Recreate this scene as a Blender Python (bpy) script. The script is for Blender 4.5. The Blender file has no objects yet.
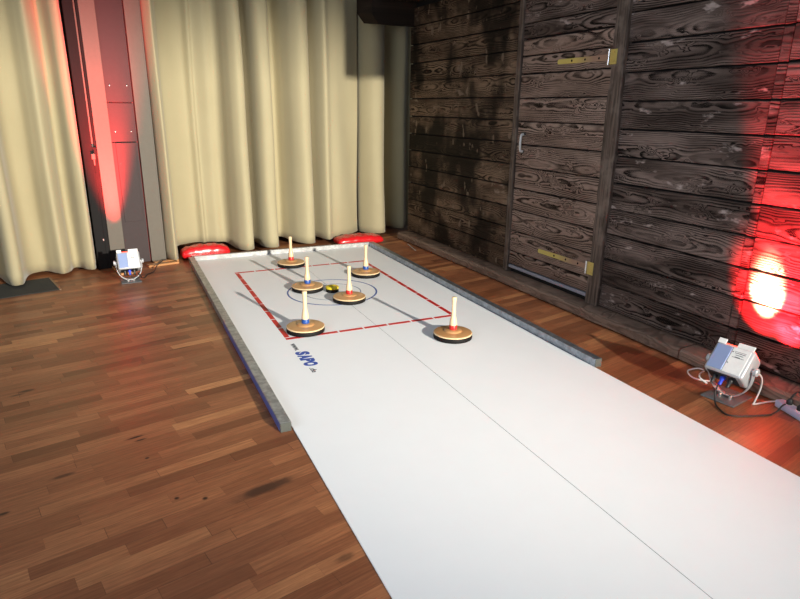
import bpy, bmesh, math, random
from mathutils import Vector, Matrix
random.seed(7)
R = math.radians
SC = bpy.context.scene
COL = SC.collection

# ------------------------------------------------------------------ helpers
class G:
    """tiny node-graph writer"""
    def __init__(self, name):
        self.m = bpy.data.materials.new(name); self.m.use_nodes = True
        self.nt = self.m.node_tree; self.N = self.nt.nodes
        self.b = self.N['Principled BSDF']
    def node(self, t, **kw):
        n = self.N.new(t)
        for k, v in kw.items(): setattr(n, k, v)
        return n
    def put(self, sock, v):
        if isinstance(v, bpy.types.NodeSocket): self.nt.links.new(v, sock)
        elif v is not None:
            if isinstance(v, (tuple, list)) and len(v) == 3 and sock.type == 'RGBA': v = (*v, 1)
            sock.default_value = v
    def m_(self, op, a, b=None, c=None, clamp=False):
        n = self.node('ShaderNodeMath', operation=op, use_clamp=clamp)
        for i, v in enumerate((a, b, c)):
            if v is not None: self.put(n.inputs[i], v)
        return n.outputs[0]
    def add(self, a, b): return self.m_('ADD', a, b)
    def mul(self, a, b): return self.m_('MULTIPLY', a, b)
    def sub(self, a, b): return self.m_('SUBTRACT', a, b)
    def sep(self, v):
        n = self.node('ShaderNodeSeparateXYZ'); self.put(n.inputs[0], v); return n.outputs
    def comb(self, x=0., y=0., z=0.):
        n = self.node('ShaderNodeCombineXYZ')
        for i, v in enumerate((x, y, z)): self.put(n.inputs[i], v)
        return n.outputs[0]
    def obj(self): return self.node('ShaderNodeTexCoord').outputs['Object']
    def attr(self, nm): return self.node('ShaderNodeAttribute', attribute_name=nm).outputs['Fac']
    def noise(self, v, scale=5., detail=3., rough=.55):
        n = self.node('ShaderNodeTexNoise'); self.put(n.inputs['Vector'], v)
        n.inputs['Scale'].default_value = scale; n.inputs['Detail'].default_value = detail
        n.inputs['Roughness'].default_value = rough
        return n.outputs[0]
    def white(self, v):
        n = self.node('ShaderNodeTexWhiteNoise', noise_dimensions='3D'); self.put(n.inputs['Vector'], v)
        return n.outputs['Value']
    def ramp(self, f, stops):
        n = self.node('ShaderNodeValToRGB'); self.put(n.inputs[0], f)
        e = n.color_ramp.elements
        while len(e) < len(stops): e.new(.5)
        for el, (p, c) in zip(e, stops):
            el.position = p; el.color = (*c, 1) if len(c) == 3 else c
        return n.outputs[0]
    def smooth(self, f, a, b):
        n = self.node('ShaderNodeMapRange', interpolation_type='SMOOTHSTEP')
        self.put(n.inputs[0], f); n.inputs[1].default_value = a; n.inputs[2].default_value = b
        return n.outputs[0]
    def mix(self, f, a, b, mode='MIX'):
        n = self.node('ShaderNodeMix', data_type='RGBA', blend_type=mode)
        self.put(n.inputs[0], f); self.put(n.inputs[6], a); self.put(n.inputs[7], b)
        return n.outputs[2]
    def bump(self, h, strength=.3, dist=.01):
        n = self.node('ShaderNodeBump'); n.inputs['Strength'].default_value = strength
        n.inputs['Distance'].default_value = dist
        self.put(n.inputs['Height'], h); self.nt.links.new(n.outputs[0], self.b.inputs['Normal'])
    def out(self, col=None, rough=None, metal=None, spec=None):
        if col is not None: self.put(self.b.inputs['Base Color'], col)
        if rough is not None: self.put(self.b.inputs['Roughness'], rough)
        if metal is not None: self.put(self.b.inputs['Metallic'], metal)
        if spec is not None: self.put(self.b.inputs['Specular IOR Level'], spec)
        return self.m

def simple(name, col, rough=.5, metal=0., var=.08, scale=30., emit=None, bump=0., spec=None):
    g = G(name); n = g.noise(g.obj(), scale, 3)
    c2 = tuple(max(0, x*(1-var*2.2)) for x in col); c1 = tuple(min(1, x*(1+var)) for x in col)
    g.out(g.mix(n, c2, c1), rough, metal, spec)
    if bump: g.bump(n, bump, .002)
    if emit:
        g.put(g.b.inputs['Emission Color'], emit[0]); g.b.inputs['Emission Strength'].default_value = emit[1]
    return g.m

def mesh_obj(name, bm, mat, parent=None, smooth=None, loc=None):
    me = bpy.data.meshes.new(name); bm.normal_update(); bm.to_mesh(me); bm.free()
    for m in (mat if isinstance(mat, (list, tuple)) else [mat]): me.materials.append(m)
    o = bpy.data.objects.new(name, me); COL.objects.link(o)
    if parent: o.parent = parent
    if loc: o.location = loc
    if smooth is not None:
        for p in me.polygons: p.use_smooth = True
        if smooth < 180: me.set_sharp_from_angle(angle=R(smooth))
    return o
def tag(o, label=None, cat=None, group=None, kind=None):
    if label: o['label'] = label
    if cat: o['category'] = cat
    if group: o['group'] = group
    if kind: o['kind'] = kind
    return o
def thing(name, label, cat, loc=(0, 0, 0), rz=0, group=None):
    o = bpy.data.objects.new(name, None); COL.objects.link(o); o.empty_display_size = .05
    o.location = loc; o.rotation_euler = (0, 0, rz)
    return tag(o, label, cat, group)
def box(bm, lo, hi, bev=0., mtx=None, seg=1, mat=0):
    r = bmesh.ops.create_cube(bm, size=1)
    vs = r['verts']
    for v in vs:
        v.co = Vector([lo[i] + (v.co[i]+.5)*(hi[i]-lo[i]) for i in range(3)])
    fs = list({f for v in vs for f in v.link_faces})
    for f in fs: f.material_index = mat
    if bev > 0:
        es = list({e for v in vs for e in v.link_edges})
        rr = bmesh.ops.bevel(bm, geom=es, offset=bev, segments=seg, affect='EDGES', profile=.5)
        vs = list({v for f in rr['faces'] for v in f.verts} | {v for v in vs if v.is_valid})
        fs = list({f for v in vs for f in v.link_faces})
        for f in fs: f.material_index = mat
    if mtx is not None:
        for v in vs: v.co = mtx @ v.co
    return vs
def lathe(bm, prof, seg=48, mtx=None, mat=0):
    rings = []
    for r, z in prof:
        if r < 1e-6: rings.append([bm.verts.new((0, 0, z))])
        else: rings.append([bm.verts.new((r*math.cos(2*math.pi*i/seg), r*math.sin(2*math.pi*i/seg), z)) for i in range(seg)])
    for a, b in zip(rings, rings[1:]):
        for i in range(seg):
            j = (i+1) % seg
            if len(a) == 1 and len(b) == 1: continue
            if len(a) == 1: f = bm.faces.new((a[0], b[j], b[i])) if False else bm.faces.new((a[0], b[i], b[j]))
            elif len(b) == 1: f = bm.faces.new((a[i], a[j], b[0]))
            else: f = bm.faces.new((a[i], a[j], b[j], b[i]))
            f.material_index = mat
    if mtx is not None:
        for ring in rings:
            for v in ring: v.co = mtx @ v.co
    bmesh.ops.recalc_face_normals(bm, faces=bm.faces[:])
def catmull(pts, n=8):
    P = [Vector(p) for p in pts]; P = [2*P[0]-P[1]] + P + [2*P[-1]-P[-2]]
    out = []
    for i in range(1, len(P)-2):
        p0, p1, p2, p3 = P[i-1:i+3]
        for k in range(n):
            t = k/n
            out.append(.5*((2*p1)+(p2-p0)*t+(2*p0-5*p1+4*p2-p3)*t*t+(3*p1-p0-3*p2+p3)*t**3))
    out.append(P[-2]); return out
def tube(bm, pts, r, seg=10, n=8, mat=0):
    C = catmull(pts, n) if n > 1 else [Vector(p) for p in pts]
    up = Vector((.13, .21, 1)).normalized(); rings = []
    for i, c in enumerate(C):
        t = (C[min(i+1, len(C)-1)] - C[max(i-1, 0)]).normalized()
        a = t.cross(up)
        if a.length < 1e-3: a = t.cross(Vector((1, 0, 0)))
        a.normalize(); b = a.cross(t).normalized(); up = b
        rings.append([bm.verts.new(c + r*(math.cos(2*math.pi*k/seg)*a + math.sin(2*math.pi*k/seg)*b)) for k in range(seg)])
    for A, B in zip(rings, rings[1:]):
        for k in range(seg):
            f = bm.faces.new((A[k], A[(k+1) % seg], B[(k+1) % seg], B[k])); f.material_index = mat
    bm.faces.new(rings[0][::-1]); bm.faces.new(rings[-1])
def B(): return bmesh.new()

# ------------------------------------------------------------------ materials
def mat_floor():
    g = G('parquet'); W, L = .074, .47
    x, y, z = g.sep(g.obj())[:3]
    row = g.m_('FLOOR', g.m_('DIVIDE', y, W))
    fy = g.sub(g.m_('DIVIDE', y, W), row)
    off = g.mul(g.white(g.comb(row, 3.7, 1.1)), 7.3)
    xu = g.add(g.m_('DIVIDE', x, L), off)
    col = g.m_('FLOOR', xu); fx = g.sub(xu, col)
    rnd = g.white(g.comb(row, col, 0.)); rnd2 = g.white(g.comb(row, col, 5.))
    grain = g.noise(g.comb(g.add(g.mul(x, 5.), g.mul(rnd, 40.)), g.mul(y, 90.), 0.), 1., 4., .6)
    fine = g.noise(g.comb(g.mul(x, 22.), g.mul(y, 420.), 0.), 1., 2., .5)
    base = g.ramp(rnd, [(0., (.16, .054, .022)), (.18, (.265, .095, .040)), (.62, (.345, .128, .055)), (.88, (.42, .165, .070)), (1., (.56, .245, .10))])
    c = g.mix(g.smooth(grain, .30, .72), g.mix(.5, base, (.10, .03, .012)), base)
    c = g.mix(g.mul(g.smooth(fine, .5, .75), .28), c, (.06, .019, .008))
    big = g.noise(g.obj(), 1.3, 3.)
    c = g.mix(g.mul(g.smooth(big, .45, .75), .3), c, (.13, .05, .025))
    # gaps between strips
    ey = g.m_('MINIMUM', fy, g.sub(1., fy)); ex = g.mul(g.m_('MINIMUM', fx, g.sub(1., fx)), L/W)
    gap = g.sub(1., g.smooth(g.m_('MINIMUM', ey, ex), .004, .022))
    gn = g.smooth(g.noise(g.obj(), 3.1, 2.), .42, .62)
    gap = g.mul(gap, g.add(.25, g.mul(gn, .75)))
    c = g.mix(g.mul(gap, .8), c, (.025, .009, .005))
    # worn stains and knots with their own places on the boards (floor axes)
    wob = g.mul(g.sub(g.noise(g.obj(), 14., 3.), .5), .8)
    def stain(c, px, py, rx, ry, amt, colr):
        a, r_ = R(12.5), None
        u = px*math.cos(a) + py*math.sin(a); v = -px*math.sin(a) + py*math.cos(a)
        dx = g.m_('DIVIDE', g.sub(x, u), rx); dy = g.m_('DIVIDE', g.sub(y, v), ry)
        d = g.m_('SQRT', g.add(g.mul(dx, dx), g.mul(dy, dy)))
        f = g.sub(1., g.smooth(g.add(d, wob), .35, 1.15))
        return g.mix(g.mul(f, amt), c, colr)
    for px, py, rx, ry, amt in ((-1.25, -4.355, .17, .042, .8), (-1.609, -4.274, .014, .013, .97), (-1.499, -4.322, .016, .014, .97),
                                (-1.704, -3.893, .012, .01, .95), (-1.745, -3.668, .055, .011, 1.), (-1.725, -3.705, .04, .010, 1.),
                                (-2.06, -3.90, .06, .016, .7), (-2.26, -4.10, .03, .012, .85), (-2.30, -2.86, .05, .02, .7), (-2.34, -2.90, .05, .012, .7),
                                (-1.08, -4.9, .05, .02, .5), (-1.5, -2.3, .16, .016, .5), (-1.42, -2.52, .1, .012, .5)):
        c = stain(c, px, py, rx, ry, amt, (.018, .008, .006))
    rg = g.add(.27, g.add(g.mul(rnd2, .10), g.mul(big, .16)))
    g.out(c, rg, 0., .45)
    g.bump(g.sub(g.mul(grain, .3), gap), .25, .002)
    return g.m

def mat_boards(name, dark, mid, light, wear=(.27, .23, .21), soot=.0, k=.0085, wearamt=.5, contrast=.9):
    """flat-sawn weathered softwood: growth rings cut at a wandering depth give the long arches; 'rnd' offsets every board"""
    g = G(name)
    x, y, z = g.sep(g.obj())[:3]
    r = g.attr('rnd'); zc = g.attr('zc')
    zl = g.sub(z, zc)
    yo = g.add(y, g.mul(r, 37.))
    z0 = g.mul(g.sub(g.white(g.comb(r, 7., 1.)), .5), .15)
    wig = g.mul(g.sub(g.noise(g.comb(g.mul(yo, 1.7), g.mul(r, 9.), 2.), 1., 2.), .5), .05)
    zz = g.add(g.sub(zl, z0), wig)
    dep = g.add(.012, g.mul(g.noise(g.comb(g.mul(yo, 1.5), g.mul(r, 19.), 5.), 1., 2.5, .5), .115))
    knot = g.noise(g.comb(g.mul(yo, 5.), g.mul(zl, 13.), g.mul(r, 5.)), 1., 2.)
    dep = g.add(dep, g.mul(g.smooth(knot, .55, .8), .05))
    rad = g.m_('SQRT', g.add(g.mul(zz, zz), g.mul(dep, dep)))
    wob = g.noise(g.comb(g.mul(yo, 9.), g.mul(zl, 40.), g.mul(r, 5.)), 1., 2.)
    rad = g.add(rad, g.mul(wob, .006))
    ring = g.m_('FRACT', g.m_('DIVIDE', rad, k))
    line = g.mul(g.smooth(ring, .28, .72), g.sub(1., g.smooth(ring, .86, 1.)))
    vis = g.smooth(g.noise(g.comb(g.mul(yo, 1.9), g.mul(zl, 9.), g.mul(r, 13.)), 1., 3.), .30, .58)
    fine = g.noise(g.comb(g.mul(yo, 6.), g.mul(z, 210.), 0.), 1., 3., .6)
    broad = g.noise(g.comb(g.mul(yo, 1.3), g.mul(z, 6.), g.mul(r, 3.)), 1., 3.)
    tint = g.white(g.comb(r, 2., 3.))
    base = g.mix(g.smooth(broad, .35, .65), light, mid)
    base = g.mix(g.mul(tint, .45), base, tuple(q*.55 for q in mid))
    base = g.mix(g.mul(g.smooth(fine, .40, .72), .45), base, tuple(q*.45 for q in mid))
    c = g.mix(g.mul(g.mul(line, g.add(.22, g.mul(vis, .78))), contrast), base, dark)
    w = g.noise(g.comb(g.mul(yo, 4.5), g.mul(zl, 11.), g.mul(r, 7.)), 1., 4., .6)
    c = g.mix(g.mul(g.smooth(w, .61, .72), wearamt), c, wear)
    if soot:
        s = g.noise(g.comb(g.mul(y, 2.1), g.mul(z, 1.5), 4.2), 1., 3., .6)
        c = g.mix(g.mul(g.smooth(s, .40, .60), soot), c, (.005, .004, .0035))
        s2 = g.noise(g.comb(g.mul(y, 11.), g.mul(z, 6.), 1.2), 1., 2., .5)
        c = g.mix(g.mul(g.smooth(s2, .655, .71), .65), c, (.24, .175, .125))
    g.out(c, .68, 0., .12)
    g.bump(g.sub(g.mul(g.sub(1., line), .8), g.mul(fine, .5)), .45, .003)
    return g.m

def mat_curtain(name, c1, c2):
    g = G(name); x, y, z = g.sep(g.obj())[:3]
    weave = g.noise(g.comb(g.mul(x, 260.), g.mul(y, 260.), g.mul(z, 60.)), 1., 2.)
    big = g.noise(g.obj(), 2.2, 3.)
    c = g.mix(big, c1, c2)
    c = g.mix(g.mul(weave, .22), c, tuple(q*.72 for q in c1))
    g.out(c, .85, 0., .15)
    g.b.inputs['Sheen Weight'].default_value = .15
    g.bump(weave, .06, .001)
    return g.m

def mat_galv(name, col, rough=.42, metal=.55):
    g = G(name)
    n = g.noise(g.obj(), 22., 4., .65); n2 = g.noise(g.obj(), 5., 2.)
    c = g.mix(g.smooth(n, .35, .68), tuple(q*.68 for q in col), tuple(min(1, q*1.18) for q in col))
    c = g.mix(g.mul(n2, .35), c, tuple(q*.6 for q in col))
    g.out(c, rough, metal); g.bump(n, .12, .001)
    return g.m

def mat_turned(name, c1, c2):
    g = G(name); x, y, z = g.sep(g.obj())[:3]
    n = g.noise(g.comb(g.mul(x, 6.), g.mul(y, 60.), g.mul(z, 9.)), 1., 3.)
    g.out(g.mix(n, c1, c2), .32, 0., .5)
    g.b.inputs['Coat Weight'].default_value = .35; g.b.inputs['Coat Roughness'].default_value = .15
    return g.m

M = {}
M['floor'] = mat_floor()
M['boards'] = mat_boards('weathered_boards', (.004, .003, .0025), (.085, .060, .050), (.30, .222, .19), wear=(.56, .46, .42), wearamt=.75, k=.0115, contrast=1.)
M['boards_sooty'] = mat_boards('sooty_boards', (.007, .004, .003), (.12, .078, .052), (.29, .195, .13), wear=(.45, .34, .26), soot=.90, wearamt=.45, k=.0115, contrast=1.)
M['boards_door'] = mat_boards('door_boards', (.012, .007, .005), (.30, .205, .16), (.44, .315, .255), wear=(.50, .37, .31), wearamt=.3, contrast=1., k=.0115)
M['beam'] = mat_boards('sill_timber', (.09, .060, .045), (.30, .205, .155), (.42, .29, .22), wear=(.46, .37, .33), wearamt=.4, contrast=.6)
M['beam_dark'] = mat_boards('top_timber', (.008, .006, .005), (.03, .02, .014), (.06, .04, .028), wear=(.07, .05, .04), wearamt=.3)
M['black'] = simple('gap_black', (.006, .005, .005), .9)
M['curtain'] = mat_curtain('cream_curtain', (.385, .335, .205), (.445, .388, .245))
M['wall'] = simple('back_wall_paint', (.10, .095, .09), .8)
M['sheet'] = simple('white_plastic_sheet', (.82, .835, .85), .48, 0., .012, 6., spec=.3)
M['seam'] = simple('seam_grey', (.12, .12, .12), .7)
M['red_line'] = simple('red_marking', (.56, .012, .012), .5)
M['blue_line'] = simple('blue_marking', (.03, .09, .34), .45)
M['grey_line'] = simple('grey_blue_marking', (.20, .25, .36), .45)
M['blue_print'] = simple('blue_print', (.006, .06, .36), .45)
M['dark_print'] = simple('dark_print', (.05, .06, .08), .5)
M['galv'] = mat_galv('galvanised_steel', (.38, .43, .50), .38, .9)
M['galv_light'] = mat_galv('galvanised_bright', (.50, .50, .49), .45, .2)
M['galv_warm'] = mat_galv('galvanised_warm', (.44, .45, .44), .48, .6)
M['dark_end'] = simple('dark_grey_end', (.085, .09, .08), .7, spec=.2)
M['surface'] = simple('blue_side', (.10, .15, .46), .35, 0., .15, 12.)  # blue outer side along the front part of the left rail
M['rubber'] = simple('black_rubber', (.007, .006, .006), .65, 0., .08, 30., spec=.2)
M['wood_disc'] = mat_turned('beech_disc', (.40, .195, .075), (.52, .285, .12))
M['wood_rim'] = mat_turned('beech_rim', (.72, .52, .29), (.78, .58, .34))
M['handle'] = mat_turned('beech_handle', (.70, .50, .29), (.80, .60, .38))
M['c_blue'] = simple('blue_band', (.015, .07, .30), .35)
M['c_red'] = simple('red_band', (.55, .02, .015), .35)
M['yellow'] = simple('yellow_plastic', (.72, .55, .02), .35)
M['vinyl'] = simple('red_vinyl', (.62, .012, .016), .22, 0., .06, 9., bump=.15)
M['silver'] = simple('silver_plastic', (.52, .53, .55), .38, .25, .06)
M['silver_blue'] = simple('blue_reflection_panel', (.30, .38, .62), .3, .3, .06, 10.)  # blue reflection on the metal put into the panel colour
M['white_label'] = simple('white_label', (.82, .82, .80), .4)
M['ink'] = simple('label_ink', (.10, .10, .11), .5)
M['blackp'] = simple('black_plastic', (.015, .015, .017), .4)
M['bluep'] = simple('blue_plug', (.02, .06, .65), .35)
M['plate'] = simple('grey_steel_plate', (.17, .18, .19), .45, .3, .12, 15.)
M['whitecable'] = simple('white_cable', (.72, .70, .68), .45)
M['lens'] = simple('red_lens', (.5, .03, .03), .2, emit=((1., .07, .04), 5.))
M['strip'] = simple('lilac_white_plastic', (.62, .60, .78), .35)
M['col_paint'] = simple('beige_grey_paint', (.145, .128, .105), .6, 0., .04, spec=.2)
M['col_dark'] = simple('dark_grey_paint', (.060, .046, .046), .6, 0., .04, spec=.15)
M['frame_dark'] = simple('anthracite_frame', (.017, .016, .016), .7, .0, .06, spec=.08)
M['steel'] = simple('bright_steel', (.75, .74, .72), .25, .9)
M['pale_steel'] = simple('pale_handle', (.80, .79, .77), .4, .1)
M['zinc'] = simple('yellow_zinc', (.62, .47, .13), .4, .1, .15, 12.)
def mat_strap():
    g = G('graded_zinc'); x, y, z = g.sep(g.obj())[:3]
    n = g.noise(g.obj(), 9., 3.)
    f = g.smooth(g.add(y, g.mul(n, .12)), -2.75, -2.48)  # browner towards the knuckle, yellower at the tip
    g.out(g.mix(f, (.36, .22, .15), (.62, .50, .13)), .45, .0); return g.m
M['zinc_strap'] = mat_strap()
M['bluestrip'] = simple('pale_metal_strip', (.42, .45, .56), .4, .3)
M['mat'] = simple('charcoal_mat', (.035, .036, .032), .9, 0., .35, 220., bump=.6)
M['mat_edge'] = simple('mat_edge_wood', (.24, .14, .08), .45)
M['batten'] = mat_turned('orange_batten', (.42, .19, .07), (.60, .30, .12))

# ------------------------------------------------------------------ the setting
A_F = R(12.5)                                    # parquet and back wall run 12.5 degrees off the lane
bm = B(); box(bm, (-7, -14, -.05), (7, 5, 0))
fl = mesh_obj('floor', bm, M['floor']); fl.rotation_euler.z = A_F; tag(fl, kind='structure')

TH = R(13); U = Vector((math.cos(TH), math.sin(TH), 0)); Nn = Vector((math.sin(TH), -math.cos(TH), 0)); B0 = Vector((-1.43, .10, 0))
def bk(s, n, z=0.): return B0 + U*s + Nn*n + Vector((0, 0, z))
bm = B(); box(bm, (-3.2, .75, 0), (5.0, .85, 3.9))
wb = mesh_obj('wall_back', bm, M['wall']); wb.location = B0; wb.rotation_euler.z = TH; tag(wb, kind='structure')

# wall of the timber hut on the right: local y runs along the wall, local -x faces the room
WM = dict(loc=(1.665, 0, 0), rz=math.atan(.021))
def hut(o):
    o.location = WM['loc']; o.rotation_euler.z = WM['rz']; return o
def boards_bm(panels, gap=.011, thick=.028, seed=1):
    """panels: (y0,y1,[z levels]) -> boards as bevelled boxes with rnd/zc face attributes"""
    rg = random.Random(seed); bm = B()
    lr = bm.verts.layers.float.new('rnd'); lz = bm.verts.layers.float.new('zc')
    for y0, y1, zs, dx in panels:
        for a, b in zip(zs, zs[1:]):
            r = rg.random(); d = dx + rg.uniform(-.003, .003)
            vs = box(bm, (d, y0, a+gap/2), (d+thick, y1, b-gap/2), .004)
            sag = rg.uniform(-.004, .004)
            for v in vs:
                v[lr] = r; v[lz] = (a+b)/2 + rg.uniform(0, 0)
                v.co.z += sag*(v.co.y-y0)/(y1-y0)
    return bm
zl = [.095] + [.316+.1985*i for i in range(13)]
zr = [.095] + [.292+.1965*i for i in range(13)]
pan_left = [(-1.80, .300, zl, 0)]
pan_right = [(-4.245, -3.09, zr, 0.), (-4.305, -4.249, zr, -.003), (-6.4, -4.309, [z+.004 for z in zr], 0)]
pan_lint = [(-2.99, -1.80, [2.185, 2.31, 2.51, 2.70], 0)]
bm = boards_bm(pan_right + pan_lint, seed=5)
box(bm, (.032, -6.4, 0), (.09, .295, 2.75), mat=1)
w = hut(mesh_obj('wall_right', bm, [M['boards'], M['black']])); tag(w, kind='structure')
p = mesh_obj('sooty_boarding', boards_bm(pan_left, seed=11), M['boards_sooty'], w)

def post_bm(y0, y1, x0, x1, z0, z1, wav=.006, seed=1):
    rg = random.Random(seed); bm = B(); lr = bm.verts.layers.float.new('rnd'); lz = bm.verts.layers.float.new('zc')
    n = 26; rings = []
    o0 = o1 = 0
    for i in range(n+1):
        z = z0+(z1-z0)*i/n
        o0 = .7*o0 + rg.uniform(-wav, wav); o1 = .7*o1 + rg.uniform(-wav, wav)
        c = .004
        pr = [(x1, y0+o0), (x0+c, y0+o0), (x0, y0+o0+c), (x0, y1+o1-c), (x0+c, y1+o1), (x1, y1+o1)]
        rings.append([bm.verts.new((a, b, z)) for a, b in pr])
    for a, b in zip(rings, rings[1:]):
        for k in range(6): bm.faces.new((a[k], a[(k+1) % 6], b[(k+1) % 6], b[k]))
    bm.faces.new(rings[0]); bm.faces.new(rings[-1])
    bmesh.ops.recalc_face_normals(bm, faces=bm.faces[:])
    return bm, lr, lz
def post(name, y0, y1, x0, z0, z1, wav, seed, mat='boards_post'):
    bm, lr, lz = post_bm(y0, y1, x0, .03, z0, z1, wav, seed)
    for v in bm.verts: v[lr] = seed*.137; v[lz] = 0
    return mesh_obj(name, bm, M[mat], w)
def mat_post():
    g = G('upright_post_timber'); x, y, z = g.sep(g.obj())[:3]
    n = g.noise(g.comb(g.mul(y, 60.), g.mul(x, 60.), g.mul(z, 3.)), 1., 4., .6)
    b = g.noise(g.obj(), 7., 3.)
    c = g.mix(g.smooth(n, .3, .7), (.04, .028, .022), (.17, .125, .10))
    c = g.mix(g.mul(g.smooth(b, .5, .7), .5), c, (.25, .195, .16))
    g.out(c, .65, 0., .3); g.bump(n, .4, .003); return g.m
M['post_v'] = mat_post()
post('post', -1.890, -1.828, -.018, .095, 2.72, .003, 3, 'post_v')
post('post', -3.120, -3.002, -.030, .095, 2.72, .008, 8, 'post_v')

# sill beam along the foot of the hut
def sill(y0, y1, seed):
    bm, lr, lz = B(), None, None
    lr = bm.verts.layers.float.new('rnd'); lz = bm.verts.layers.float.new('zc')
    rg = random.Random(seed); n = int((y1-y0)/.12)+2; rings = []; o = q = 0
    for i in range(n+1):
        y = y0+(y1-y0)*i/n; o = .75*o+rg.uniform(-.004, .004); q = .7*q+rg.uniform(-.003, .003)
        pr = [(.03, .002), (-.128+o, .004+abs(q)), (-.136+o, .012), (-.135+o, .066+q), (-.118+o, .082+q), (-.06, .088+q), (.03, .090)]
        rings.append([bm.verts.new((a, y, z)) for a, z in pr])
    for a, b in zip(rings, rings[1:]):
        for k in range(7): bm.faces.new((a[k], a[(k+1) % 7], b[(k+1) % 7], b[k]))
    bm.faces.new(rings[0]); bm.faces.new(rings[-1]); bmesh.ops.recalc_face_normals(bm, faces=bm.faces[:])
    for v in bm.verts: v[lr] = seed*.071; v[lz] = .0
    return bm
s1 = hut(mesh_obj('trim_1', sill(-4.02, .30, 4), M['beam'])); tag(s1, kind='structure')
s2 = hut(mesh_obj('trim_2', sill(-6.4, -4.03, 9), M['beam'])); tag(s2, kind='structure')

# hut eave: cross beam with a slanted end, and soffit boards above it
bm = B(); lr = bm.verts.layers.float.new('rnd'); lz = bm.verts.layers.float.new('zc')
prof = [(1.215, 2.50), (1.9, 2.50), (1.9, 2.80), (1.13, 2.80), (1.13, 2.60)]
a = [bm.verts.new((x, .22, z)) for x, z in prof]; b = [bm.verts.new((x-(.10 if i in (0, 3, 4) else 0), .42, z+.02)) for i, (x, z) in enumerate(prof)]
bm.faces.new(a); bm.faces.new(b[::-1])
for k in range(5): bm.faces.new((a[k], b[k], b[(k+1) % 5], a[(k+1) % 5]))
bmesh.ops.recalc_face_normals(bm, faces=bm.faces[:])
for v in bm.verts: v[lr] = .3
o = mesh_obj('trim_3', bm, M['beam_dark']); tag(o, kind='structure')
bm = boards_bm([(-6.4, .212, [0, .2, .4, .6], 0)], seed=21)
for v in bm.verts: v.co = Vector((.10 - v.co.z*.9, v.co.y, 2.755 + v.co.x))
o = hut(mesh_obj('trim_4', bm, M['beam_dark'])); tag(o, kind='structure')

# added beam out of view, shades the curtain top and the corner beam
bm = B(); lr = bm.verts.layers.float.new('rnd'); lz = bm.verts.layers.float.new('zc')
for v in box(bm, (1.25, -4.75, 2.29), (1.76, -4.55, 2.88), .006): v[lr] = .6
o = mesh_obj('shade_beam', bm, M['beam_dark']); tag(o, kind='structure')

# added post out of view at right, shades the curtain strip by the hut
bm = B(); lr = bm.verts.layers.float.new('rnd'); lz = bm.verts.layers.float.new('zc')
for v in box(bm, (1.625, -5.62, .095), (1.775, -5.48, 2.74), .006): v[lr] = .4
o = mesh_obj('shade_post', bm, M['post_v']); tag(o, kind='structure')

# added beam behind the camera; its edge dims the floodlight on the curtain tops
bm = B(); lr = bm.verts.layers.float.new('rnd'); lz = bm.verts.layers.float.new('zc')
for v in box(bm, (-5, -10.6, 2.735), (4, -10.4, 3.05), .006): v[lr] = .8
o = mesh_obj('shade_beam_rear', bm, M['beam_dark']); tag(o, kind='structure')

# the hut door
zd = [.165, .294] + [.294+.2005*i for i in range(1, 9)] + [2.045, 2.18]
bm = boards_bm([(-2.996, -1.896, zd, -.002)], seed=33)
dr = hut(mesh_obj('door_1', bm, M['boards_door'])); tag(dr, 'brown boarded hut door with yellow strap hinges and small handle', 'door', kind='structure')
bm = B(); box(bm, (-.006, -2.985, .134), (.024, -1.900, .162), .003)
mesh_obj('bottom_strip', bm, M['bluestrip'], dr)
def hinge(zc, tip):
    bm = B()
    n = 10
    pts = [(-2.968, .022), (tip-.012, .018), (tip, .012)]
    f = []
    for y, h in pts: f += [(y, zc+h)]
    for y, h in pts[::-1]: f += [(y, zc-h)]
    A = [bm.verts.new((-.010, y, z)) for y, z in f]; Bq = [bm.verts.new((-.002, y, z)) for y, z in f]
    bm.faces.new(A); bm.faces.new(Bq[::-1])
    for k in range(len(f)): bm.faces.new((A[k], Bq[k], Bq[(k+1) % len(f)], A[(k+1) % len(f)]))
    bmesh.ops.recalc_face_normals(bm, faces=bm.faces[:])
    st = mesh_obj('strap_hinge', bm, M['zinc_strap'], dr); tag(st, 'yellow zinc strap hinge')
    bm = B(); box(bm, (-.036, -3.055, zc-.052), (-.030, -2.987, zc+.052), .002)
    for dz in (-.03, .03): lathe(bm, [(0, 0), (.008, 0), (.006, .004), (0, .005)], 12, Matrix.Translation((-.036, -3.03, zc+dz)) @ Matrix.Rotation(R(-90), 4, 'Y'))
    mesh_obj('post_plate', bm, M['zinc'], st)
    bm = B(); lathe(bm, [(0, -.054), (.011, -.054), (.011, .054), (0, .054)], 16, Matrix.Translation((-.030, -2.972, zc)))
    mesh_obj('knuckle', bm, M['steel'], st, 40)
    bm = B()
    for yy in (-2.85, -2.7, -2.55):
        if yy < tip-.05: lathe(bm, [(0, 0), (.009, 0), (.006, .004), (0, .005)], 12, Matrix.Translation((-.010, yy, zc)) @ Matrix.Rotation(R(-90), 4, 'Y'))
    mesh_obj('screw', bm, M['frame_dark'], st, 40)
hinge(.386, -2.33); hinge(1.972, -2.38)
bm = B(); tube(bm, [(-.004, -1.990, 1.385), (-.030, -1.992, 1.375), (-.036, -1.992, 1.31), (-.030, -1.992, 1.245), (-.004, -1.990, 1.235)], .0115, 10, 6)
h = mesh_obj('handle', bm, M['pale_steel'], dr, 60); tag(h, 'small bright handle')
bm = B(); box(bm, (-.008, -2.020, 1.378), (-.001, -1.96, 1.405), .002); box(bm, (-.008, -2.005, 1.215), (-.001, -1.975, 1.24), .002)
mesh_obj('handle_mount', bm, M['blackp'], h)

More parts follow.
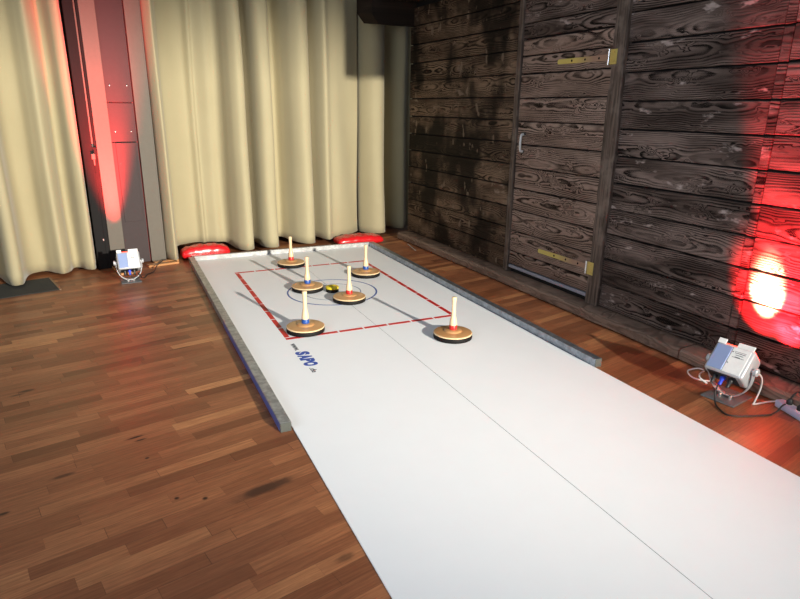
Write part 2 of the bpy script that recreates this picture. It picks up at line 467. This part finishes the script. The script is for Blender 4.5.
# ------------------------------------------------------------------ curtains
HL = [(-1.95,-.10,.03),(-1.80,.10,.03),(-1.708, -0.20, 0.03), (-1.588, -0.086, 0.03), (-1.472, -0.088, 0.03), (-1.38, -0.17, 0.03), (-1.345, -0.035, 0.03), (-1.316, 0.146, 0.03), (-1.277, 0.214, 0.03), (-1.212, 0.199, 0.03), (-1.167, 0.062, 0.03), (-1.127, -0.018, 0.035), (-1.062, -0.063, 0.035), (-0.968, -0.066, 0.035), (-0.91, -0.003, 0.03), (-0.852, 0.061, 0.03), (-0.783, 0.017, 0.03), (-0.731, -0.067, 0.03), (-0.675, -0.065, 0.03), (-0.632, 0.026, 0.03), (-0.575, 0.057, 0.03), (-0.535, -0.018, 0.03)]
HM = [(0.186, -0.103, 0.03), (0.164, 0.005, 0.03), (0.20, 0.113, 0.03), (0.236, 0.090, 0.03), (0.262, 0.045, 0.03), (0.283, -0.035, 0.05), (0.34, -0.14, 0.1), (0.476, -0.187, 0.1), (0.603, -0.195, 0.1), (0.660, -0.15, 0.1), (0.71, -0.165, 0.1), (0.798, -0.12, 0.1), (0.880, -0.125, 0.09), (0.918, -0.09, 0.07), (0.932, 0.0, 0.05), (0.955, 0.085, 0.04), (1.009, 0.144, 0.04), (1.085, 0.124, 0.05), (1.13, -0.01, 0.07), (1.175, -0.10, 0.08), (1.205, -0.03, 0.07), (1.218, 0.11, 0.05), (1.263, 0.182, 0.05), (1.349, 0.188, 0.05), (1.405, 0.10, 0.07), (1.46, -0.04, 0.09), (1.555, -0.06, 0.09), (1.60, 0.03, 0.07), (1.64, 0.153, 0.06), (1.719, 0.225, 0.05), (1.825, 0.193, 0.05), (1.87, 0.05, 0.08), (1.925, -0.03, 0.08), (1.96, 0.06, 0.07), (2.01, 0.20, 0.06), (2.112, 0.164, 0.06), (2.257, 0.142, 0.06), (2.446, 0.083, 0.06), (2.604, 0.02, 0.06)]
HR = [(2.671, -0.075, 0.05), (2.645, 0.029, 0.05), (2.711, 0.152, 0.05), (2.823, 0.195, 0.05), (2.932, 0.136, 0.05), (2.985, 0.0, 0.05), (3.04, -.13, 0.05), (3.15, -0.15, 0.05), (3.207, 0.0, 0.04), (3.275, 0.09, 0.04), (3.36, 0.06, 0.04), (3.45, -.02, 0.04), (3.56, .05, .04), (3.66, 0., .04)]
def curtain(name, ctrl, label, seed):
    cv = catmull(ctrl, 10); nz = 40; top = 3.55; rg = random.Random(seed)
    ph = [rg.uniform(0, 6.28) for _ in range(6)]
    bm = B(); cols = []
    nm = sum(c[1] for c in cv)/len(cv)
    L = 0.; prev = None
    for c in cv:
        if prev is not None: L += (Vector(c[:2])-Vector(prev[:2])).length
        prev = c; colv = []
        for j in range(nz+1):
            t = j/nz; z = c[2] + (top-c[2])*t
            k = 1.4 - .2*t
            k2 = .02*t*math.sin(2.1*L*3+ph[0]+1.1*t) + .020*math.sin(11*L+ph[1]+.5*z+1.5*math.sin(2.7*L))*min(1, t*6) + .006*math.sin(13*L+ph[2]+3.1*z)
            s = c[0] + .010*math.sin(1.7*z+4*c[0]+ph[3])*t
            P = bk(s, nm+(c[1]-nm)*k + k2, z) - bk(ctrl[0][0], 0)
            colv.append(bm.verts.new(P))
        cols.append(colv)
    for a, b in zip(cols, cols[1:]):
        for j in range(nz): bm.faces.new((a[j], b[j], b[j+1], a[j+1]))
    o = mesh_obj(name, bm, M['curtain'], None, 180, bk(ctrl[0][0], 0))
    md = o.modifiers.new('thick', 'SOLIDIFY'); md.thickness = .004; md.offset = 0
    return tag(o, label, 'curtain', 'floor length curtains along the back')
curtain('curtain', HL, 'cream floor-length curtain at far left, left of the red-lit column', 1)
curtain('curtain', HM, 'widest cream curtain, hanging between the red-lit column and the two red cushions', 2)
curtain('curtain', HR, 'narrow curtain panel hanging partly in shadow beside the dark hut corner', 3)

# ------------------------------------------------------------------ column, sliding door frame, battens
def bkobj(name, bm, mat, parent=None, smooth=None):
    o = mesh_obj(name, bm, mat, parent, smooth); return o
col = thing('steel_column', 'square-edged grey steel column lit red by the floor spotlight', 'column', bk(-.12, 0), TH)
def cb(name, lo, hi, mat, parent=col, bev=.002, sx=.12):
    bm = B(); box(bm, (lo[0]+sx, lo[1], lo[2]), (hi[0]+sx, hi[1], hi[2]), bev); return mesh_obj(name, bm, mat, parent)
# local y = -n (away from the room)
cb('flange', (-.392, -.005, .185), (-.252, .06, 3.5), M['col_paint'])
cb('flange', (.008, .02, .012), (.158, .10, 3.5), M['col_paint'])
cb('web_panel', (-.252, .03, .012), (-.002, .09, 1.235), M['col_dark'])
cb('web_panel', (-.252, .03, 1.241), (-.002, .09, 1.607), M['col_dark'])
cb('web_panel', (-.252, .03, 1.613), (-.002, .09, 3.5), M['col_dark'])
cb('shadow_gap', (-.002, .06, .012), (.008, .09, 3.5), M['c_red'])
cb('plinth', (-.392, .0, .0), (-.252, .06, .180), M['frame_dark'])
dor = cb('access_door', (-.212, .022, .45), (-.030, .032, 1.232), M['col_dark'])
bm = B(); lathe(bm, [(0, 0), (.009, 0), (.009, .004), (0, .004)], 16, Matrix.Translation((-.186+.12, .022, 1.03)) @ Matrix.Rotation(R(90), 4, 'X'))
mesh_obj('lock', bm, M['blackp'], dor)
for s, z in ((-.200, 1.765), (-.044, 1.768), (-.198, 1.337), (-.050, 1.339)):
    bm = B(); lathe(bm, [(0, 0), (.006, 0), (.005, .004), (0, .005)], 12, Matrix.Translation((s+.12, .03, z)) @ Matrix.Rotation(R(90), 4, 'X'))
    mesh_obj('screw', bm, M['steel'], col)

d2 = thing('door_2', 'dark grey sliding door frame between the left curtain and the column', 'door frame', bk(-.47, 0), TH); d2['kind'] = 'structure'
cb('frame_post', (-.52, 0, 0), (-.432, .07, 3.5), M['frame_dark'], d2, .003, .47)
cb('frame_post', (-.412, .012, 0), (-.392, .07, 3.5), M['frame_dark'], d2, .003, .47)
cb('guide_strip', (-.430, .025, 1.20), (-.414, .07, 3.5), M['col_paint'], d2, .001, .47)
cb('lower_panel', (-.432, .004, 0), (-.394, .07, 1.20), M['frame_dark'], d2, .002, .47)
cb('handle_plate', (-.452, -.02, 1.085), (-.418, .0, 1.14), M['col_paint'], d2, .004, .47)
cb('handle_pin', (-.437, -.012, 1.03), (-.424, .0, 1.085), M['col_paint'], d2, .003, .47)
cb('slot', (-.438, -.002, .77), (-.424, .006, .955), M['black'], d2, 0, .47)
cb('latch', (-.448, -.006, .29), (-.436, .0, .31), M['steel'], d2, .001, .47)

def batten(s0, s1, n0, n1, h, label, rz=0.):
    bm = B(); cx, cy = (s0+s1)/2, -(n0+n1)/2
    box(bm, (s0-cx, -n1-cy, 0), (s1-cx, -n0-cy, h), .004)
    o = mesh_obj('timber_batten', bm, M['batten'], None, None, bk(cx, -cy)); o.rotation_euler.z = TH + rz
    return tag(o, label, 'timber', 'orange timber battens at the column foot')
batten(.0, .25, .03, .10, .024, 'orange timber batten under the right column flange, the one against the column')
batten(-.09, .22, .115, .20, .022, 'wide orange timber batten lying in front of the right column flange')
batten(-.40, -.36, .02, .36, .022, 'short timber batten end at far left of the column foot, by the dark door frame')
batten(-.335, -.285, .02, .36, .026, 'short timber batten end just left of the small floor spotlight')
batten(-.26, -.20, .02, .24, .024, 'short timber batten end behind the small floor spotlight')

# door mat at far left
o = thing('door_mat', 'charcoal ribbed mat with thin wooden edge before the left curtain', 'mat', (-2.30, -.42, 0), R(14))
bm = B(); box(bm, (-1.4, -.245, .0), (-.012, .245, .007), .001); mesh_obj('mat_pad', bm, M['mat'], o)
bm = B(); box(bm, (-.012, -.25, 0), (.004, .25, .008), .001); mesh_obj('edge_strip', bm, M['mat_edge'], o)

# ------------------------------------------------------------------ the lane
ZS = .006
lane = thing('curling_lane', 'long white plastic curling lane sheet with red dashed target box', 'curling lane', (0, -3, 0))
def lp(name, bm, mat, parent=lane, **k):
    for v in bm.verts: v.co.y += 3
    return mesh_obj(name, bm, mat, parent, **k)
bm = B(); box(bm, (-1, -9.5, 0), (-.0022, 0, ZS)); lp('sheet_panel', bm, M['sheet'])
bm = B(); box(bm, (.0012, -9.5, 0), (1, 0, ZS)); lp('sheet_panel', bm, M['sheet'])
bm = B(); box(bm, (-.0021, -9.5, 0), (.0011, 0, ZS-.0015)); lp('seam_strip', bm, M['seam'])
z0, z1 = ZS-.001, ZS+.0006
bm = B()
X0, X1, Y0, Y1 = -.692, .665, -2.645, -.675; hw = .018; P_ = .205
def dashes(a, b, fixed, horiz):
    L = b-a; n = max(1, round(L/P_)); st = L/n
    for i in range(n):
        u0, u1 = a+i*st+.007, a+(i+1)*st-.007
        if i == 0: u0 = a
        if i == n-1: u1 = b
        if horiz: box(bm, (u0, fixed-hw, z0), (u1, fixed+hw, z1))
        else: box(bm, (fixed-hw, u0, z0), (fixed+hw, u1, z1))
dashes(X0-hw, X1+hw, Y0, True); dashes(X0-hw, X1+hw, Y1, True)
dashes(Y0+hw+.012, Y1-hw-.012, X0, False); dashes(Y0+hw+.012, Y1-hw-.012, X1, False)
lp('red_target_border', bm, M['red_line'])
def ring(rad, wdt, mat, name):
    bm = B(); n = 120; V = []
    for i in range(n):
        a = 2*math.pi*i/n; c, s = math.cos(a), math.sin(a)
        V.append([bm.verts.new((-.02+r*c, -1.645+r*s, z)) for r, z in ((rad-wdt, z0), (rad-wdt, z1), (rad+wdt, z1), (rad+wdt, z0))])
    for i in range(n):
        a, b = V[i], V[(i+1) % n]
        for k in range(4): bm.faces.new((a[k], a[(k+1) % 4], b[(k+1) % 4], b[k]))
    bmesh.ops.recalc_face_normals(bm, faces=bm.faces[:]); lp(name, bm, mat)
ring(.398, .0075, M['blue_line'], 'target_ring'); ring(.255, .005, M['grey_line'], 'target_ring')
def text(name, s, size, loc, mat, offset=0., shear=0., sx=1.):
    cu = bpy.data.curves.new(name, 'FONT'); cu.body = s; cu.size = size; cu.offset = offset; cu.shear = shear
    cu.extrude = .0008; cu.resolution_u = 4; cu.fill_mode = 'BOTH'
    t = bpy.data.objects.new(name+'_tmp', cu); COL.objects.link(t)
    dg = bpy.context.evaluated_depsgraph_get(); me = bpy.data.meshes.new_from_object(t.evaluated_get(dg))
    bpy.data.objects.remove(t); bpy.data.curves.remove(cu)
    me.materials.clear(); me.materials.append(mat)
    xs = [v.co.x for v in me.vertices]; w_ = max(xs)-min(xs); x_0 = min(xs)
    for v in me.vertices: v.co.x = (v.co.x-x_0)*sx/w_
    o = bpy.data.objects.new(name, me); COL.objects.link(o); o.parent = lane
    o.location = (loc[0], loc[1]+3, ZS); o.rotation_euler.z = R(-90); return o
text('lettering', 'www.', .058, (-.706, -2.750, 0), M['dark_print'], .0015, .0, .135)
def word(name, chars, size, loc, mat, adv, wch, offset, shear):
    """bold condensed lettering: every letter set to the same narrow width, joined into one printed word"""
    bm = B()
    for i, ch in enumerate(chars):
        o = text(name, ch, size, (loc[0], loc[1]-i*adv, 0), mat, offset, shear, wch)
        me = o.data.copy()
        for v in me.vertices: v.co.x += i*adv
        bm.from_mesh(me)
        bpy.data.objects.remove(o); bpy.data.meshes.remove(me)
    me = bpy.data.meshes.new(name); bm.to_mesh(me); bm.free(); me.materials.append(mat)
    o = bpy.data.objects.new(name, me); COL.objects.link(o); o.parent = lane
    o.location = (loc[0], loc[1]+3, ZS); o.rotation_euler.z = R(-90); return o
word('lettering', 'SAPO', .112, (-.713, -2.912, 0), M['blue_print'], .064, .066, .0075, .12)
text('lettering', '.de', .052, (-.704, -3.20, 0), M['dark_print'], .001, .0, .075)

# rails
def rail(name, lo, hi, mat, label, side=None, dark_end=True, bev=.003):
    c = ((lo[0]+hi[0])/2, (lo[1]+hi[1])/2, 0)
    o = thing(name, label, 'rail', c)
    bm = B(); box(bm, tuple(lo[i]-c[i] for i in range(3)), tuple(hi[i]-c[i] for i in range(3)), bev, seg=2)
    mesh_obj('rail_profile', bm, mat, o)
    if dark_end:
        bm = B(); box(bm, (lo[0]-c[0]+.001, lo[1]-c[1]-.003, .001), (hi[0]-c[0]-.001, lo[1]-c[1]+.002, hi[2]-.001), .001); mesh_obj('dark_end_plate', bm, M['dark_end'], o)  # added plate; dark look of the unlit rail end put into its colour
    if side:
        bm = B(); box(bm, tuple(side[0][i]-c[i] for i in range(3)), tuple(side[1][i]-c[i] for i in range(3)), .0005); s = mesh_obj('side_surface', bm, M['surface'], o)
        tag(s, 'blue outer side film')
    return o
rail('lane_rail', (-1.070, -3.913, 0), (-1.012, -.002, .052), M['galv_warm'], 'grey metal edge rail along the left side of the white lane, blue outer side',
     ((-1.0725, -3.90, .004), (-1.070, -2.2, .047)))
rail('lane_rail', (1.004, -3.905, 0), (1.058, -.002, .058), M['galv'], 'blue-grey metal edge rail along the right side of the white lane, nearest the hut')
rail('lane_rail', (-1.03, .001, 0), (1.02, .045, .050), M['galv_light'], 'pale metal end rail across the back of the white lane', dark_end=False)

# ------------------------------------------------------------------ stocks and puck
def make_stock():
    t = thing('curling_stock', '', 'curling stock', (0, 0, ZS))
    bm = B(); lathe(bm, [(0, 0), (.132, 0), (.140, .004), (.1415, .012), (.1415, .030), (.138, .0345), (0, .0345)], 64)
    mesh_obj('rubber_ring', bm, M['rubber'], t, 40)
    bm = B(); lathe(bm, [(0, .034), (.136, .034), (.1405, .0362), (.1405, .0415), (.136, .0445)], 64)
    mesh_obj('disc_rim', bm, M['wood_rim'], t, 40)
    bm = B(); lathe(bm, [(0, .035), (.130, .039), (.136, .0443), (.120, .0480), (.085, .0505), (.066, .0515), (.063, .0570), (.052, .0620), (.038, .0645), (0, .0645)], 64)
    mesh_obj('wooden_disc', bm, M['wood_disc'], t, 50)
    bm = B(); lathe(bm, [(0, .0625), (.026, .0625), (.0285, .065), (.0285, .093), (.0265, .096), (0, .096)], 40)
    mesh_obj('collar_band', bm, M['c_blue'], t, 40)
    bm = B(); lathe(bm, [(0, .095), (.0255, .095), (.0268, .106), (.0262, .120), (.0235, .138), (.0185, .158), (.0158, .180), (.0150, .210), (.0150, .245), (.0158, .272), (.0178, .290), (.0184, .299), (.0170, .306), (.012, .3085), (0, .309)], 40)
    mesh_obj('handle', bm, M['handle'], t, 60)
    return t
def dup(root, loc, label):
    r = root.copy(); COL.objects.link(r); r.location = loc; r['label'] = label
    for ch in list(root.children):
        c = ch.copy(); COL.objects.link(c); c.parent = r
    return r
spots = [(-.532, -2.540, 'b', 'blue-banded wooden curling stock at the red box corner nearest the blue lettering'),
         (-.211, -1.512, 'b', 'blue-banded wooden curling stock just left of the yellow puck'),
         (.466, -1.240, 'b', 'blue-banded wooden curling stock near the back right corner of the red box'),
         (.026, -1.960, 'r', 'red-banded wooden curling stock on the blue ring, right in front of the yellow puck'),
         (-.113, -.590, 'r', 'red-banded wooden curling stock farthest back, close to the pale end rail'),
         (.412, -3.080, 'r', 'red-banded wooden curling stock in front of the red box, closest to the camera')]
proto = make_stock(); redmesh = None
for i, (x, y, c, lab) in enumerate(spots):
    if i == 0:
        o = proto; o.location = (x, y, ZS+.001); o['label'] = lab
    else: o = dup(proto, (x, y, ZS+.001), lab)
    o['group'] = 'curling stocks on the white lane'
    o.rotation_euler.z = i*1.1
    if c == 'r':
        for ch in o.children:
            if ch.name.startswith('collar_band'):
                if redmesh is None:
                    redmesh = ch.data.copy(); redmesh.materials[0] = M['c_red']
                ch.data = redmesh
pk = thing('target_puck', 'small yellow and black target puck at the centre of the blue ring', 'puck', (-.02, -1.645, ZS+.001))
bm = B(); lathe(bm, [(0, 0), (.053, 0), (.057, .004), (.057, .026), (.054, .030), (0, .030)], 40); mesh_obj('base_ring', bm, M['rubber'], pk, 40)
bm = B(); lathe(bm, [(.022, .046), (.020, .0295), (.0575, .0295), (.060, .034), (.059, .046), (.052, .051), (.030, .050), (.022, .046)], 40); mesh_obj('yellow_cap', bm, M['yellow'], pk, 40)
bm = B(); lathe(bm, [(0, .0302), (.0195, .0302), (.0195, .036), (0, .036)], 24); mesh_obj('centre_hole', bm, M['blackp'], pk, 40)

# ------------------------------------------------------------------ red cushions behind the end rail
def cushion(loc, rz, lx, ly, h, label, seed):
    rg = random.Random(seed); bm = B(); nx, ny = 40, 20
    o = thing('bumper_cushion', label, 'cushion', loc, rz, 'red bumper cushions behind the lane')
    top, bot = [], []
    ph = [rg.uniform(0, 6) for _ in range(4)]
    def prof(t): return max(0., 1-abs(2*t-1)**3.2)**.5
    for i in range(nx+1):
        u = i/nx; ra, rb = [], []
        for j in range(ny+1):
            v = j/ny; pu, pv = prof(u), prof(v)
            hh = h*(pu*pv)**.55
            wr = .004*math.sin(23*u+ph[0]+5*v)*pu*pv + .003*math.sin(41*u-9*v+ph[1])*pu*pv
            x = (u-.5)*lx; y = (v-.5)*ly
            x *= 1 - .04*(1-pv); y *= 1 - .10*(1-pu)
            mid = h*.40
            crown = 1 + .22*(1-(2*u-1)**2)
            zt = mid + (hh*.60*crown + wr); zb = mid - hh*.40
            ra.append(bm.verts.new((x, y, zt))); rb.append(bm.verts.new((x, y, zb)) if 0 < i < nx and 0 < j < ny else ra[-1])
        top.append(ra); bot.append(rb)
    for i in range(nx):
        for j in range(ny):
            bm.faces.new((top[i][j], top[i+1][j], top[i+1][j+1], top[i][j+1]))
            q = (bot[i][j+1], bot[i+1][j+1], bot[i+1][j], bot[i][j])
            try: bm.faces.new(q)
            except ValueError: pass
    mesh_obj('vinyl_cover', bm, M['vinyl'], o, 60)
    bm = B(); pts = []
    for t in range(0, 40):
        a = 2*math.pi*t/39; c, s = math.cos(a), math.sin(a)
        pts.append((.5*lx*.985*math.copysign(abs(c)**.32, c), .5*ly*.97*math.copysign(abs(s)**.32, s), h*.40))
    tube(bm, pts, .0045, 6, 2); mesh_obj('piping', bm, M['vinyl'], o, 60)
    return o
cushion((-.875, .17, 0), R(4), .52, .20, .125, 'red vinyl bumper cushion behind the lane corner at left, in front of the widest curtain', 3)
cushion((.950, .22, 0), R(0), .60, .26, .10, 'red vinyl bumper cushion behind the lane corner at right, near the hut', 5)

# ------------------------------------------------------------------ floor spotlights
def spotlight(loc, rz, e, label, sc=1.):
    o = thing('floor_spotlight', label, 'spotlight', loc, rz, 'silver floor spotlights throwing red light')
    o.scale = (sc, sc, sc)
    zc = .205
    Mx = Matrix.Translation((0, 0, zc)) @ Matrix.Rotation(e, 4, 'X')      # local y -> beam
    D, W, H = .092, .110, .068
    bm = B(); box(bm, (-W, -D, -H), (W, D, H), .016, Mx, 3)
    body = mesh_obj('housing', bm, M['silver'], o, 35)
    bm = B(); box(bm, (-W+.012, -D+.016, H-.001), (-.012, D-.014, H+.002), .002, Mx); mesh_obj('left_panel', bm, M['silver_blue'], body)
    bm = B(); box(bm, (-.008, -D+.012, H-.001), (W-.018, D-.010, H+.0025), .002, Mx); pl = mesh_obj('white_panel', bm, M['white_label'], body)
    bm = B()
    for k, (xa, xb) in enumerate(((.012, .07), (.02, .062), (.02, .05))):
        yy = D-.045-.012*k; box(bm, (xa, yy, H+.002), (xb, yy+.0035, H+.0032), 0, Mx)
    box(bm, (.006, .02, H+.002), (.072, .0225, H+.0032), 0, Mx); box(bm, (.006, .0565, H+.002), (.072, .0585, H+.0032), 0, Mx)
    mesh_obj('panel_marks', bm, M['ink'], pl)
    for yy in (.052, -.02):
        bm = B(); lathe(bm, [(0, H+.002), (.004, H+.002), (.003, H+.005), (0, H+.005)], 12, Mx @ Matrix.Translation((.0, yy, 0))); mesh_obj('panel_screw', bm, M['ink'], pl)
    bm = B(); box(bm, (-W+.02, -D-.003, -H+.018), (W-.035, -D+.004, H-.012), .003, Mx); rp = mesh_obj('connector_panel', bm, M['blackp'], body)
    for xx, mt, nm in ((-.005, 'bluep', 'power_plug'), (-.05, 'blackp', 'data_plug'), (.04, 'blackp', 'data_plug')):
        bm = B(); lathe(bm, [(0, 0), (.015, 0), (.015, .016), (.010, .024), (.009, .05), (0, .05)], 20, Mx @ Matrix.Translation((xx, -D-.002, .01)) @ Matrix.Rotation(R(90), 4, 'X'))
        mesh_obj(nm, bm, M[mt], rp, 40)
    bm = B(); box(bm, (-W+.01, D-.001, -H+.01), (W-.01, D+.004, H-.01), .003, Mx); mesh_obj('lens', bm, M['lens'], body)
    for xa, xb in ((-W+.004, -W+.05), (.005, W-.012)):
        bm = B(); box(bm, (xa, D-.008, H-.004), (xb, D+.024, H+.001), .0015, Mx); mesh_obj('lens_flap', bm, M['white_label'], body)
    # U-shaped yoke, knobs and base
    bm = B(); r = W+.014
    arc = [(-r, 0, zc+.004)] + [(-r*math.cos(a)*1., 0, .018+(zc-.018)*(1-math.sin(a)**.75)) for a in [math.pi*k/16 for k in range(1, 16)]] + [(r, 0, zc+.004)]
    C = catmull(arc, 4); prev = None
    for c in C:
        i = C.index(c); t = (C[min(i+1, len(C)-1)]-C[max(i-1, 0)]).normalized(); n = Vector((-t.z, 0, t.x))
        ringv = [bm.verts.new(c+n*.003+Vector((0, -.016, 0))), bm.verts.new(c+n*.003+Vector((0, .016, 0))), bm.verts.new(c-n*.003+Vector((0, .016, 0))), bm.verts.new(c-n*.003+Vector((0, -.016, 0)))]
        if prev:
            for k in range(4): bm.faces.new((prev[k], prev[(k+1) % 4], ringv[(k+1) % 4], ringv[k]))
        else: bm.faces.new(ringv)
        prev = ringv
    bm.faces.new(prev[::-1]); bmesh.ops.recalc_face_normals(bm, faces=bm.faces[:])
    yk = mesh_obj('yoke', bm, M['silver'], o, 50)
    for sg in (-1, 1):
        bm = B(); lathe(bm, [(0, -.020), (.011, -.020), (.011, 0), (.022, 0), (.024, .004), (.024, .014), (.02, .018), (0, .018)], 20, Matrix.Translation((sg*(r+.003), 0, zc)) @ Matrix.Rotation(R(90)*sg, 4, 'Y'))
        mesh_obj('tilt_knob', bm, M['silver'], yk, 40)
    bm = B(); box(bm, (-.098, -.112, .001), (.098, .112, .009), .003); pt = mesh_obj('base_plate', bm, M['plate'], o)
    for sg in (-1, 1):
        bm = B(); lathe(bm, [(0, .008), (.012, .008), (.012, .018), (.006, .020), (.006, .026), (0, .026)], 16, Matrix.Translation((sg*.03, -.02, 0))); mesh_obj('base_bolt', bm, M['steel'], pt, 40)
    bpy.context.view_layer.update()
    return o, o.matrix_world @ Mx
def spot(name, mtx, target, power, color, ang, blend, size=.03, off=.10, sx=1.):
    l = bpy.data.lights.new(name, 'SPOT'); l.energy = power; l.color = color; l.spot_size = R(ang); l.spot_blend = blend; l.shadow_soft_size = size
    o = bpy.data.objects.new(name, l); COL.objects.link(o)
    pos = mtx @ Vector((0, off, 0)); o.location = pos
    o.rotation_euler = (Vector(target)-pos).to_track_quat('-Z', 'Y').to_euler(); o.scale = (sx, 1, 1); return o
spr, mr = spotlight((1.425, -4.545, 0), R(-79), R(48), 'silver floor spotlight by the hut wall at right, next to the power strip')
spl, ml = spotlight((-1.66, -.57, 0), R(4), R(62), 'small silver floor spotlight standing before the steel column at far left', .9)
spot('red_wash_right', mr, (1.76, -4.64, .72), 950, (1., .008, .016), 112, .3, sx=.38)
spot('red_mid_right', mr, (1.76, -4.47, .50), 420, (1., .008, .014), 66, .45)
spot('red_core_right', mr, (1.76, -4.45, .555), 2200, (1., .50, .30), 38, .9, .02, sx=.8)
spot('red_wash_left', ml, tuple(bk(-.315, 0, 1.75)), 1900, (1., .03, .028), 106, .9, sx=.245)

# cables
def cable(name, pts, r, mat, label):
    o = Vector(pts[0]); o.z = 0
    bm = B(); tube(bm, [Vector(p)-o for p in pts], r, 8, 10)
    return tag(mesh_obj(name, bm, mat, None, 60, o), label, 'cable')
cable('power_cable', [(1.30, -4.50, .09), (1.29, -4.455, .11), (1.36, -4.40, .10), (1.43, -4.37, .095), (1.465, -4.30, .075), (1.447, -4.248, .04), (1.434, -4.293, .02), (1.47, -4.335, .009), (1.53, -4.37, .006)], .0048, M['whitecable'],
      'white cable looping out left of the right floor spotlight')
cable('power_cable', [(1.495, -4.655, .19), (1.53, -4.665, .15), (1.545, -4.66, .08), (1.49, -4.675, .012), (1.475, -4.68, .006), (1.53, -4.69, .006), (1.57, -4.70, .010), (1.598, -4.728, .022)], .0048, M['whitecable'],
      'white cable running from the right floor spotlight to the power strip')
cable('power_cable', [(1.318, -4.556, .105), (1.30, -4.56, .06), (1.275, -4.59, .012), (1.245, -4.64, .006), (1.225, -4.71, .006), (1.296, -4.756, .006), (1.43, -4.801, .006), (1.47, -4.80, .006), (1.50, -4.805, .016), (1.525, -4.81, .046), (1.55, -4.81, .052)], .0045, M['blackp'],
      'black cable lying on the floor in front of the right floor spotlight')
cable('power_cable', [(-1.592, -.69, .10), (-1.565, -.66, .05), (-1.535, -.52, .006), (-1.50, -.40, .006), (-1.44, -.33, .010), (-1.40, -.19, .034), (-1.36, -.08, .034), (-1.33, .0, .036), (-1.30, .06, .034)], .0045, M['blackp'],
      'black cable from the left floor spotlight across the orange battens')

# power strip with plugs
ps = thing('power_strip', 'white multi-socket power strip at the right edge by the hut sill', 'power strip', (1.562, -4.905, 0), R(-105))
bm = B(); box(bm, (-.17, -.028, 0), (.20, .028, .042), .007, seg=2); pb = mesh_obj('strip_body', bm, M['strip'], ps, 40)
for k in range(4):
    bm = B(); lathe(bm, [(.021, .0405), (.021, .0445), (.017, .0445), (.017, .0405)], 24, Matrix.Translation((-.10+.075*k, 0, 0))); mesh_obj('socket', bm, M['white_label'], pb, 40)
for k, (dx, lab) in enumerate(((-.10, 'black plug in the power strip socket nearest the floor spotlight'), (-.025, 'black plug in the second power strip socket from the floor spotlight'))):
    a = R(-105); P = Vector((1.562, -4.905, .0455)) + Vector((math.cos(a)*dx, math.sin(a)*dx, 0))
    t = thing('plug', lab, 'plug', P, R(-105), 'black plugs in the power strip')
    bm = B(); lathe(bm, [(0, 0), (.0165, 0), (.0165, .016), (.012, .024), (.009, .03), (0, .03)], 20); mesh_obj('plug_body', bm, M['blackp'], t, 40)
    bm = B(); tube(bm, [(0, 0, .026), (.003, .008, .05), (.01, .03, .075), (.02, .055, .055), (.03, .075, .0), (.045, .09, -.036)], .005, 8, 8); mesh_obj('plug_cord', bm, M['blackp'], t, 60)
bm = B(); box(bm, (-.006, -.18, 0), (.006, .18, .004), .001)  # pale streak on the floor, shaped as a thin raised strip
o = mesh_obj('floor_strip', bm, M['galv_light'], None, None, (1.463, -.225, 0)); o.rotation_euler.z = R(-11)
tag(o, 'thin pale strip on the floor at the hut sill, behind the right rail', 'strip')

# ------------------------------------------------------------------ light
wd = bpy.data.worlds.new('world'); SC.world = wd; wd.use_nodes = True
bgn = wd.node_tree.nodes['Background']; bgn.inputs[0].default_value = (.74, .88, 1.22, 1); bgn.inputs[1].default_value = .07
def spot_at(name, pos, target, power, color, ang, blend, size):
    l = bpy.data.lights.new(name, 'SPOT'); l.energy = power; l.color = color; l.spot_size = R(ang); l.spot_blend = blend; l.shadow_soft_size = size
    o = bpy.data.objects.new(name, l); COL.objects.link(o); o.location = pos
    o.rotation_euler = (Vector(target)-Vector(pos)).to_track_quat('-Z', 'Y').to_euler(); return o
spot_at('hall_floodlight', (1.72, -12.0, 2.78), (-.95, .5, 1.10), 10300, (1., .94, .82), 39, 1., .075)
l = bpy.data.lights.new('left_fill', 'AREA'); l.shape = 'RECTANGLE'; l.size = 3.0; l.size_y = 2.0; l.energy = 115; l.color = (.80, .90, 1.0)  # unseen soft bluish fill from front-left, also brightens the hut wall
o = bpy.data.objects.new('left_fill', l); COL.objects.link(o); o.location = (-4.6, -6.2, 2.4)
o.rotation_euler = (Vector((1.2, -3.2, .6))-Vector(o.location)).to_track_quat('-Z', 'Y').to_euler()

l = bpy.data.lights.new('overhead_fill', 'AREA'); l.shape = 'RECTANGLE'; l.size = 3.2; l.size_y = 3.0; l.energy = 38; l.color = (.80, .90, 1.0)  # added overhead fill that brightens the lane sheet
o = bpy.data.objects.new('overhead_fill', l); COL.objects.link(o); o.location = (-.2, -5.0, 4.4)

# ------------------------------------------------------------------ camera
cam = bpy.data.cameras.new('camera'); cam.sensor_width = 36; cam.sensor_fit = 'HORIZONTAL'; cam.lens = 36*607.506/800
cam.clip_start = .05
co = bpy.data.objects.new('camera', cam); COL.objects.link(co); SC.camera = co
ya, pi_, ro = -0.437797, 0.304530, 0.014026
ca, sa = math.cos(ya), math.sin(ya)
fwd = Vector((-sa*math.cos(pi_), ca*math.cos(pi_), -math.sin(pi_))); rt = Vector((ca, sa, 0)); up = rt.cross(fwd)
r2 = rt*math.cos(ro)+up*math.sin(ro); u2 = -rt*math.sin(ro)+up*math.cos(ro)
mw = Matrix((( r2.x, u2.x, -fwd.x, -1.695), (r2.y, u2.y, -fwd.y, -6.668), (r2.z, u2.z, -fwd.z, 1.586+ZS), (0, 0, 0, 1)))
co.matrix_world = mw
SC.view_settings.view_transform = 'Standard'; SC.view_settings.look = 'None'
SC.view_settings.exposure = 0; SC.view_settings.gamma = 1; SC.view_settings.use_curve_mapping = False
